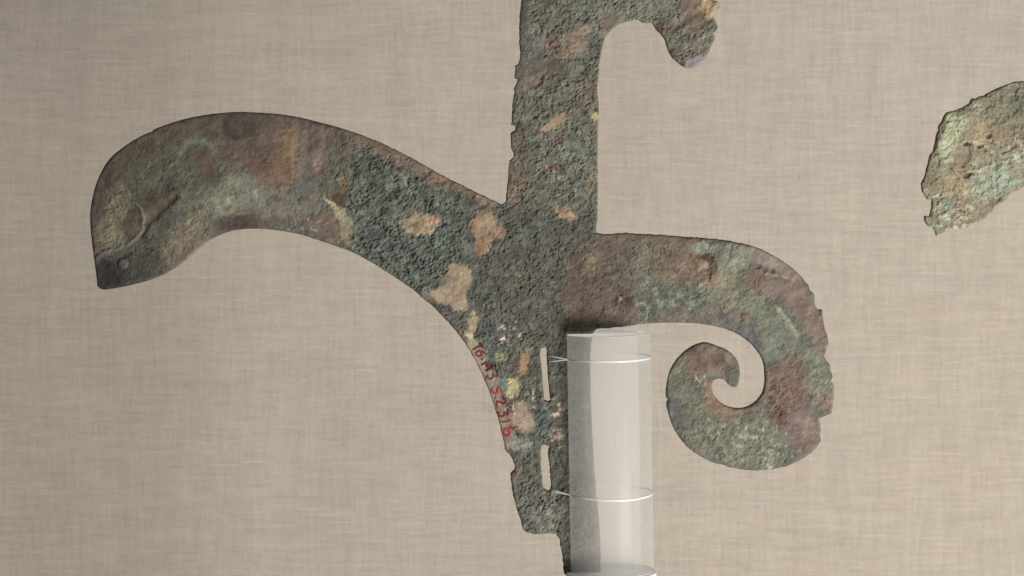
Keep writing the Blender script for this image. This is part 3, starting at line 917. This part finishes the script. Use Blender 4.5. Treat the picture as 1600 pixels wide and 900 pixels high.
def plate(outline, holes, step, half, rimf, bevel, surface, split, wear):
    """returns {part: mesh arrays} and a height sampler; every part is a closed solid apart from its seams"""
    o = ragged(chaikin(outline), wear, 0)
    hs = [ragged(chaikin(h), wear, 3) for h in holes]
    loops = [o] + hs
    pa = np.array(o)
    x0, y0 = pa.min(0) - 4
    x1, y1 = pa.max(0) + 4
    nx, ny = int((x1 - x0) / step) + 2, int((y1 - y0) / step) + 2
    gx = x0 + np.arange(nx) * step
    gy = y0 + np.arange(ny) * step
    R = 16.0                                      # the distance field is only needed this far in
    D = np.full((ny, nx), R)
    GXn = np.zeros((ny, nx))
    GYn = np.zeros((ny, nx))
    ins = np.zeros((ny, nx), bool)
    for lp in loops:
        n = len(lp)
        for k in range(n):
            ax, ay = lp[k]
            bx, by = lp[(k + 1) % n]
            i0 = max(0, int((min(ax, bx) - R - x0) / step)); i1 = min(nx, int((max(ax, bx) + R - x0) / step) + 2)
            j0 = max(0, int((min(ay, by) - R - y0) / step)); j1 = min(ny, int((max(ay, by) + R - y0) / step) + 2)
            X, Y = np.meshgrid(gx[i0:i1], gy[j0:j1])
            dx, dy = bx - ax, by - ay
            t = np.clip(((X - ax) * dx + (Y - ay) * dy) / (dx * dx + dy * dy + 1e-9), 0, 1)
            px, py = ax + t * dx, ay + t * dy
            d = np.hypot(X - px, Y - py)
            sub = D[j0:j1, i0:i1]
            m = d < sub
            sub[m] = d[m]
            GXn[j0:j1, i0:i1][m] = px[m]
            GYn[j0:j1, i0:i1][m] = py[m]
            # even-odd fill
            if ay != by:
                ja = max(0, int(math.ceil((min(ay, by) - y0) / step))); jb = min(ny - 1, int(math.floor((max(ay, by) - y0) / step)))
                for j in range(ja, jb + 1):
                    yy = gy[j]
                    if (ay > yy) != (by > yy):
                        xc = (bx - ax) * (yy - ay) / (by - ay) + ax
                        ins[j, :] ^= gx < xc
    # cells kept when at least three corners are inside; stray outer corners snap to the outline
    cnt = ins[:-1, :-1].astype(int) + ins[1:, :-1] + ins[:-1, 1:] + ins[1:, 1:]
    keep = cnt >= 2
    ids = np.full((ny, nx), -1)
    used = np.zeros((ny, nx), bool)
    used[:-1, :-1] |= keep; used[1:, :-1] |= keep; used[:-1, 1:] |= keep; used[1:, 1:] |= keep
    jj, ii = np.nonzero(used)
    ids[jj, ii] = np.arange(len(jj))
    kj, ki = np.nonzero(keep)
    F = np.stack([ids[kj, ki], ids[kj, ki + 1], ids[kj + 1, ki + 1], ids[kj + 1, ki]], 1)
    x, y = gx[ii].astype(float), gy[jj].astype(float)
    ed = np.where(ins[jj, ii], D[jj, ii], 0.0)
    # boundary edges
    e = np.concatenate([F[:, [0, 1]], F[:, [1, 2]], F[:, [2, 3]], F[:, [3, 0]]])
    key = np.sort(e, 1)
    key = key[:, 0].astype(np.int64) * len(x) + key[:, 1]
    _, inv, c = np.unique(key, return_inverse=True, return_counts=True)
    be = e[c[inv] == 1]
    bv = np.unique(be)
    x[bv], y[bv] = GXn[jj, ii][bv], GYn[jj, ii][bv]
    ed[bv] = 0.0
    s = surface(x, y, ed)
    bw, rim = bevel(x, y), rimf(x, y)
    prof = rim + (half - rim) * np.sqrt(np.clip(1 - (1 - np.clip(ed / bw, 0, 1)) ** 2, 0, 1))
    h = prof + s.h * np.clip(0.35 + ed / 7, 0, 1)
    h = np.maximum(h, 1.0)
    front = np.stack([(x - 800) * S, -h * S, (450 - y) * S], 1)
    back = np.stack([(x - 800) * S, prof * S, (450 - y) * S], 1)
    # shared vertex normals so that the seams between parts stay invisible
    a, b, c_, d_ = (front[F[:, k]] for k in range(4))
    fn = np.cross(c_ - a, d_ - b)
    fn /= np.linalg.norm(fn, axis=1, keepdims=True) + 1e-12
    vn = np.zeros_like(front)
    for k in range(4):
        np.add.at(vn, F[:, k], fn)
    vn /= np.linalg.norm(vn, axis=1, keepdims=True) + 1e-12
    if vn[:, 1].mean() > 0:
        vn, F = -vn, F[:, ::-1]
        be = be[:, ::-1]
    part = split(x[F].mean(1), y[F].mean(1))
    fpart_of_edge = {}
    out = {}
    ekey = {}
    for name in sorted(set(part)):
        sel = part == name
        f = F[sel]
        vs, invf = np.unique(f, return_inverse=True)
        f2 = invf.reshape(f.shape)
        n = len(vs)
        loc = np.full(len(x), -1); loc[vs] = np.arange(n)
        bb = be[(loc[be[:, 0]] >= 0) & (loc[be[:, 1]] >= 0)]
        m = len(bb)
        # layout: front verts, back verts, side verts (own copies so the rim stays crisp)
        l0, l1 = loc[bb[:, 0]], loc[bb[:, 1]]
        k0 = 2 * n + np.arange(m) * 4
        V = np.concatenate([front[vs], back[vs],
                            np.stack([front[bb[:, 0]], front[bb[:, 1]], back[bb[:, 1]], back[bb[:, 0]]], 1).reshape(-1, 3)])
        side = np.stack([k0 + 3, k0 + 2, k0 + 1, k0], 1)
        faces = np.concatenate([f2, f2[:, ::-1] + n, side])
        dirv = front[bb[:, 1]] - front[bb[:, 0]]
        sn = np.cross(back[bb[:, 0]] - front[bb[:, 0]], dirv)
        sn /= np.linalg.norm(sn, axis=1, keepdims=True) + 1e-12
        N = np.concatenate([vn[vs], vn[vs] * np.array([1, -1, 1]), np.repeat(sn, 4, 0)])
        sidx = np.stack([bb[:, 0], bb[:, 1], bb[:, 1], bb[:, 0]], 1).reshape(-1)
        C = np.concatenate([s.c[vs], s.c[vs], s.c[sidx]])
        G = np.concatenate([s.gloss[vs], s.gloss[vs], s.gloss[sidx]])
        out[name] = (V, faces, N, C, G)

    def sample(px, py):
        i = int(round((px - x0) / step)); j = int(round((py - y0) / step))
        k = ids[min(max(j, 0), ny - 1), min(max(i, 0), nx - 1)]
        return h[k] if k >= 0 else half
    return out, sample


def plate_mesh(name, arr):
    V, Fc, N, C, G = arr
    me = bpy.data.meshes.new(name)
    me.vertices.add(len(V))
    me.vertices.foreach_set('co', V.astype(np.float32).ravel())
    me.loops.add(Fc.size)
    me.loops.foreach_set('vertex_index', Fc.astype(np.int32).ravel())
    me.polygons.add(len(Fc))
    me.polygons.foreach_set('loop_start', (np.arange(len(Fc)) * 4).astype(np.int32))
    me.polygons.foreach_set('use_smooth', np.ones(len(Fc), bool))
    me.update(calc_edges=True)
    ca = me.color_attributes.new('patina', 'FLOAT_COLOR', 'POINT')
    ca.data.foreach_set('color', np.concatenate([C, np.ones((len(C), 1))], 1).astype(np.float32).ravel())
    ga = me.attributes.new('gloss', 'FLOAT', 'POINT')
    ga.data.foreach_set('value', G.astype(np.float32))
    me.normals_split_custom_set_from_vertices(N.astype(np.float32))
    return me


def empty(name, loc):
    o = bpy.data.objects.new(name, None)
    o.empty_display_size = 0.01
    o.location = loc
    COL.objects.link(o)
    return o


def adopt(child, parent):
    child.parent = parent
    child.matrix_parent_inverse = parent.matrix_basis.inverted()


def halberd_bevel(x, y):
    b = np.full(x.shape, 3.0)
    b = np.where((x < 600), 5.0, b)
    b = np.where((x > 1040) & (y > 350), 4.5, b)
    b = np.where((y < 95), 5.0, b)
    return b


def halberd_rim(x, y):
    r = np.full(x.shape, 5.5)
    r = np.where((x < 600), 5.0, r)
    r = np.where((x > 1040) & (y > 350), 5.2, r)
    return r


def halberd_wear(x, y):
    w = np.full(x.shape, 0.9)
    w = np.where(x < 560, 0.3, w)
    w = np.where((y > 680) & (x < 900), 1.5, w)
    w = np.where((x > 1035) & (x < 1200) & (y > 500), 0.35, w)
    return w


def halberd_split(x, y):
    r = np.full(x.shape, 'slotted_tang', dtype=object)
    side = (x - 783) * (505 - 319) - (y - 319) * (700 - 783)      # left of the line (783,319)-(700,505)
    r[(side < 0) & (y > 170)] = 'curved_blade'
    r[(x > 931) & (y >= 325)] = 'scroll_hook'
    r[(y < 319) & (x >= 783)] = 'upright_blade'
    return r


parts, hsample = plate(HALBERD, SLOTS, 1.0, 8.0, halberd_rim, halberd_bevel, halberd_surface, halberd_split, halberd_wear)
halberd = empty('bronze_halberd', W(910, 897))
tag(halberd, 'large green-brown bronze halberd head with curved blade and scroll hook, tied to the clear rod', 'halberd')
tang = None
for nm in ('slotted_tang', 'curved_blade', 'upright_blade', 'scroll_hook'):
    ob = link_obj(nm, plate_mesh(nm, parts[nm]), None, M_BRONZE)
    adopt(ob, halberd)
    if nm == 'slotted_tang':
        tang = ob

fparts, fsample = plate(FRAGMENT, [], 1.0, 6.0, lambda x, y: np.full(x.shape, 4.0), lambda x, y: np.full(x.shape, 3.0), fragment_surface,
                        lambda x, y: np.full(x.shape, 'corroded_plate', dtype=object), lambda x, y: np.full(x.shape, 1.2))
frag = empty('bronze_fragment', W(1570, 240, 9))
tag(frag, 'small broken bronze piece crusted pale green and tan, cut by the right edge', 'fragment')
fo = link_obj('corroded_plate', plate_mesh('corroded_plate', fparts['corroded_plate']), None, M_BRONZE)
adopt(fo, frag)


# ------------------------------------------------------------------ tubes and rods
def tube_mesh(name, pts, rad, seg=8, closed=False):
    """pts: world positions; rad: metres or list"""
    pts = [Vector(p) for p in pts]
    n = len(pts)
    vs, fs = [], []
    up = Vector((0.13, 0.21, 0.97))
    for i, p in enumerate(pts):
        t = (pts[(i + 1) % n] - pts[i - 1]) if (closed or 0 < i < n - 1) else (pts[min(i + 1, n - 1)] - pts[max(i - 1, 0)])
        t.normalize()
        a = t.cross(up)
        if a.length < 1e-4:
            a = t.cross(Vector((1, 0, 0)))
        a.normalize()
        b = t.cross(a)
        r = rad[i] if isinstance(rad, (list, tuple)) else rad
        for k in range(seg):
            an = 2 * math.pi * k / seg
            vs.append(p + (a * math.cos(an) + b * math.sin(an)) * r)
    for i in range(n if closed else n - 1):
        j = (i + 1) % n
        for k in range(seg):
            l = (k + 1) % seg
            fs.append((i * seg + k, i * seg + l, j * seg + l, j * seg + k))
    if not closed:
        fs.append(tuple(range(seg))[::-1])
        fs.append(tuple((n - 1) * seg + k for k in range(seg)))
    me = bpy.data.meshes.new(name)
    me.from_pydata([tuple(v) for v in vs], [], fs)
    me.polygons.foreach_set('use_smooth', np.ones(len(fs), bool))
    me.update()
    return me


# the small piece stands on a thin post, beyond the right edge of the photograph
adopt(link_obj('support_post', tube_mesh('support_post', [W(1662, 256, 0), W(1662, 900, 0), W(1662, SHELF_Y + 1, 0)], 6 * S, 16), None, M_STEEL), frag)

# ------------------------------------------------------------------ clear slotted tube on its white foot
TUBE_R, TUBE_T = 66.0, 6.0
TOP, BOT = 526.0 - 6.2, 892.0


def lathe_profile(name, prof, seg=96):
    vs, fs = [], []
    n = len(prof)
    for k in range(seg):
        a = 2 * math.pi * k / seg
        for r, z in prof:
            vs.append((r * math.cos(a), r * math.sin(a), z))
    for k in range(seg):
        l = (k + 1) % seg
        for i in range(n - 1):
            fs.append((k * n + i, l * n + i, l * n + i + 1, k * n + i + 1))
    me = bpy.data.meshes.new(name)
    me.from_pydata(vs, [], fs)
    me.polygons.foreach_set('use_smooth', np.ones(len(fs), bool))
    me.update()
    return me


def slotted_rod(name, R, H, gap, reach, seg=120, ch=1.2):
    """solid upright rod with a saw slot from its -X side to x = reach; softened rims, sawn ends"""
    a0 = math.asin(gap / 2 / R)
    ring = [(math.pi + a0 + (2 * math.pi - 2 * a0) * k / seg) for k in range(seg + 1)]
    levels = [(0, R - ch), (0.3 * ch, R - 0.3 * ch), (ch, R), (H - ch, R), (H - 0.3 * ch, R - 0.3 * ch), (H, R - ch)]
    vs, fs, mi = [], [], []
    n = seg + 3
    for z, r in levels:
        for a in ring:
            vs.append((r * math.cos(a) * S, r * math.sin(a) * S, z * S))
        vs.append((reach * S, gap / 2 * S, z * S))
        vs.append((reach * S, -gap / 2 * S, z * S))
    for l in range(len(levels) - 1):
        for k in range(n):
            j = (k + 1) % n
            fs.append((l * n + k, l * n + j, (l + 1) * n + j, (l + 1) * n + k))
            mi.append(1 if (l != 2 and k < seg) else 0)
    # end faces as strips between the slot's two long sides and the round
    top = (len(levels) - 1) * n
    c1, c2 = seg + 1, seg + 2                     # slot bottom corners (back, front)
    q = seg // 2
    for b, flip in ((0, True), (top, False)):
        t = []
        for k in range(q):
            t.append((b + c2, b + k, b + k + 1))
        t.append((b + c2, b + q, b + c1))
        for k in range(q, seg):
            t.append((b + c1, b + k, b + k + 1))
        for f in t:
            fs.append(f[::-1] if flip else f)
            mi.append(1)
    me = bpy.data.meshes.new(name)
    me.from_pydata(vs, [], fs)
    me.update()
    me.polygons.foreach_set('use_smooth', np.ones(len(fs), bool))
    me.polygons.foreach_set('material_index', np.array(mi, np.int32))
    me.set_sharp_from_angle(angle=math.radians(30))
    return me


tube = link_obj('acrylic_rod', slotted_rod('acrylic_rod', TUBE_R, BOT - TOP, 29, 46), None, M_ACRYLIC)
tube.data.materials.append(M_SAWN)
tube.location = W(956, BOT)
tube.rotation_euler = (0, math.radians(-0.95), 0)
tag(tube, 'upright milky clear acrylic rod gripping the halberd in a slot on its left side', 'rod')

foot = link_obj('round_foot', lathe_profile('round_foot', [(0, -1808 * S), (69.2 * S, -1808 * S), (70.5 * S, -1806 * S), (70.5 * S, -1.6 * S),
                (69.8 * S, -0.6 * S), (68.6 * S, -0.1 * S), (0, -0.1 * S)], 128), None, M_BASE)
foot.location = W(955, BOT + 0.6)
foot.data.set_sharp_from_angle(angle=math.radians(40))
tag(foot, 'bright white round foot under the clear rod at the bottom edge', 'stand foot')


# ------------------------------------------------------------------ nylon lines through the slots and round the tube
def tube_axis(y):
    return 956.0 - (BOT - y) * math.tan(math.radians(0.95))


def nylon(name, y_slot, x_slot, y_left, y_front, y_right, label, spread):
    """one closed loop: out of the slot, over the bronze, round the tube and back behind the bronze to the slot"""
    meshes = []
    R = TUBE_R + 0.8
    vsum, fsum = [], []
    for sgn in (-1, 1):
        pts = [W(x_slot, y_slot + sgn * spread, 9), W(x_slot + 0.5, y_slot + sgn * spread, 0), W(x_slot + 2.5, y_slot + sgn * spread, -10.5)]
        cx = tube_axis(y_left)
        a_start = math.radians(200)
        ex, ed_ = cx + R * math.cos(a_start), R * math.sin(a_start)
        for t in (0.3, 0.6, 0.85):
            pts.append(W(x_slot + 2.5 + (ex - x_slot - 2.5) * t, y_slot + sgn * spread * (1 - t) + (y_left - y_slot) * t,
                         -10.5 + (ed_ + 10.5) * t - 1.0))
        for k in range(33):
            a = math.radians(200 + 320 * k / 32)
            # the line climbs a little from the left of the tube to its right
            f = k / 32
            yy = y_left + (y_front - y_left) * sstep(0, 0.26, f) + (y_right - y_front) * sstep(0.26, 0.52, f) + (y_left - y_right) * sstep(0.52, 1, f)
            pts.append(W(tube_axis(yy) + R * math.cos(a), float(yy) + sgn * 0.75, R * math.sin(a)))
        pts += [W(x_slot + 2.5, y_slot + sgn * spread, 10.5), W(x_slot + 0.5, y_slot + sgn * spread, 9.3)]
        me = tube_mesh('tmp', pts, 0.78 * S, 8)
        off = len(vsum)
        vsum += [tuple(v.co) for v in me.vertices]
        fsum += [tuple(off + i for i in p.vertices) for p in me.polygons]
        bpy.data.meshes.remove(me)
    me = bpy.data.meshes.new(name)
    me.from_pydata(vsum, [], fsum)
    me.polygons.foreach_set('use_smooth', np.ones(len(fsum), bool))
    me.update()
    return tag(link_obj(name, me, None, M_THREAD), label, 'nylon line')


nylon('nylon_line', 559.5, 856.0, 559.5, 558.5, 557.5, 'upper clear nylon line tied round the clear rod near its rim', 4.5)
nylon('nylon_line', 765.0, 859.5, 770.0, 772.5, 769.0, 'lower clear nylon line tied round the clear rod below the second slot', 1.2)

# ------------------------------------------------------------------ the red inventory number, brushed on along the tang's edge
DK, MD, BR = (92, 46, 42), (112, 44, 42), (142, 46, 46)
Z = lambda pts: [(720 + a / 5.0, 520 + b / 5.0) for a, b in pts]
STROKES = [
 (Z([(148, 72), (166, 92), (186, 124)]), DK, 2.3), (Z([(164, 96), (132, 108), (94, 130)]), DK, 2.0),                      # T
 (Z([(204, 166), (180, 146), (150, 138), (124, 150), (126, 172), (148, 178), (164, 164), (158, 146)]), MD, 2.1),          # 6
 (Z([(166, 200), (172, 208)]), MD, 2.4),                                                                                  # .
 (Z([(162, 246), (196, 232), (228, 224), (214, 244), (206, 262), (228, 256), (246, 260), (222, 280), (196, 294)]), DK, 2.1),  # M
 (Z([(284, 296), (294, 322), (276, 338), (258, 322), (252, 344), (232, 356), (212, 344), (210, 326)]), DK, 2.2),          # 3
 (Z([(246, 428), (250, 452), (268, 472), (288, 460), (288, 434), (304, 420)]), BR, 2.2), (Z([(300, 424), (316, 440), (328, 470)]), BR, 2.0),  # 5
 (Z([(266, 500), (276, 508)]), BR, 3.0),                                                                                  # .
 (Z([(338, 512), (354, 520), (352, 544), (332, 548), (306, 536), (284, 534), (284, 556), (292, 584)]), MD, 2.2),          # 2
 (Z([(368, 594), (376, 616), (360, 634), (344, 618), (340, 640), (318, 648), (298, 634), (292, 612)]), MD, 2.2),          # 3
 (Z([(324, 690), (352, 690), (388, 682)]), MD, 2.0), (Z([(384, 682), (372, 664)]), MD, 1.6),                              # 1
 (Z([(424, 752), (396, 738), (362, 742), (340, 760), (346, 790), (370, 796), (386, 776), (370, 754)]), BR, 2.4)]          # 6


def number_mesh():
    vs, fs, cs = [], [], []
    rnd = random.Random(4)
    for pts, col, wd in STROKES:
        # Catmull-Rom through the stroke
        P = [Vector(p) for p in pts]
        P = [P[0] * 2 - P[1]] + P + [P[-1] * 2 - P[-2]]
        path = []
        for i in range(1, len(P) - 2):
            for k in range(6):
                t = k / 6
                path.append(0.5 * ((2 * P[i]) + (P[i + 1] - P[i - 1]) * t + (2 * P[i - 1] - 5 * P[i] + 4 * P[i + 1] - P[i + 2]) * t * t
                                   + (3 * P[i] - P[i - 1] - 3 * P[i + 1] + P[i + 2]) * t ** 3))
        path.append(P[-2])
        base = len(vs)
        m = len(path)
        c = lin(col)
        for i, p in enumerate(path):
            t = (path[min(i + 1, m - 1)] - path[max(i - 1, 0)]).normalized()
            nrm = Vector((-t.y, t.x))
            w = wd * (0.78 + 0.3 * rnd.random()) * (0.65 if i in (0, m - 1) else 1.0) * 0.84
            f = 0.75 + 0.5 * rnd.random()
            for q in (-1, -0.5, 0, 0.5, 1):
                pp = p + nrm * (w * q)
                hh = max(hsample(pp.x + a, pp.y + b) for a in (-1, 0, 1) for b in (-1, 0, 1))
                vs.append(tuple(W(pp.x, pp.y, -(hh + 1.0 - 0.5 * q * q))))
                cs.append((*(c * f), 1))
        for i in range(m - 1):
            for q in range(4):
                a = base + i * 5 + q
                fs.append((a, a + 1, a + 6, a + 5))
    me = bpy.data.meshes.new('inventory_number')
    me.from_pydata(vs, [], fs)
    me.update()
    ca = me.color_attributes.new('patina', 'FLOAT_COLOR', 'POINT')
    ca.data.foreach_set('color', np.array(cs, dtype=np.float32).ravel())
    ga = me.attributes.new('gloss', 'FLOAT', 'POINT')
    ga.data.foreach_set('value', np.full(len(vs), 0.4, np.float32))
    me.polygons.foreach_set('use_smooth', np.ones(len(fs), bool))
    return me


num = link_obj('inventory_number', number_mesh(), None, M_BRONZE)
bpy.context.view_layer.update()
num.parent = tang
num.matrix_parent_inverse = tang.matrix_world.inverted()
tag(num, 'red hand-brushed inventory number T6.M3 5.2316')
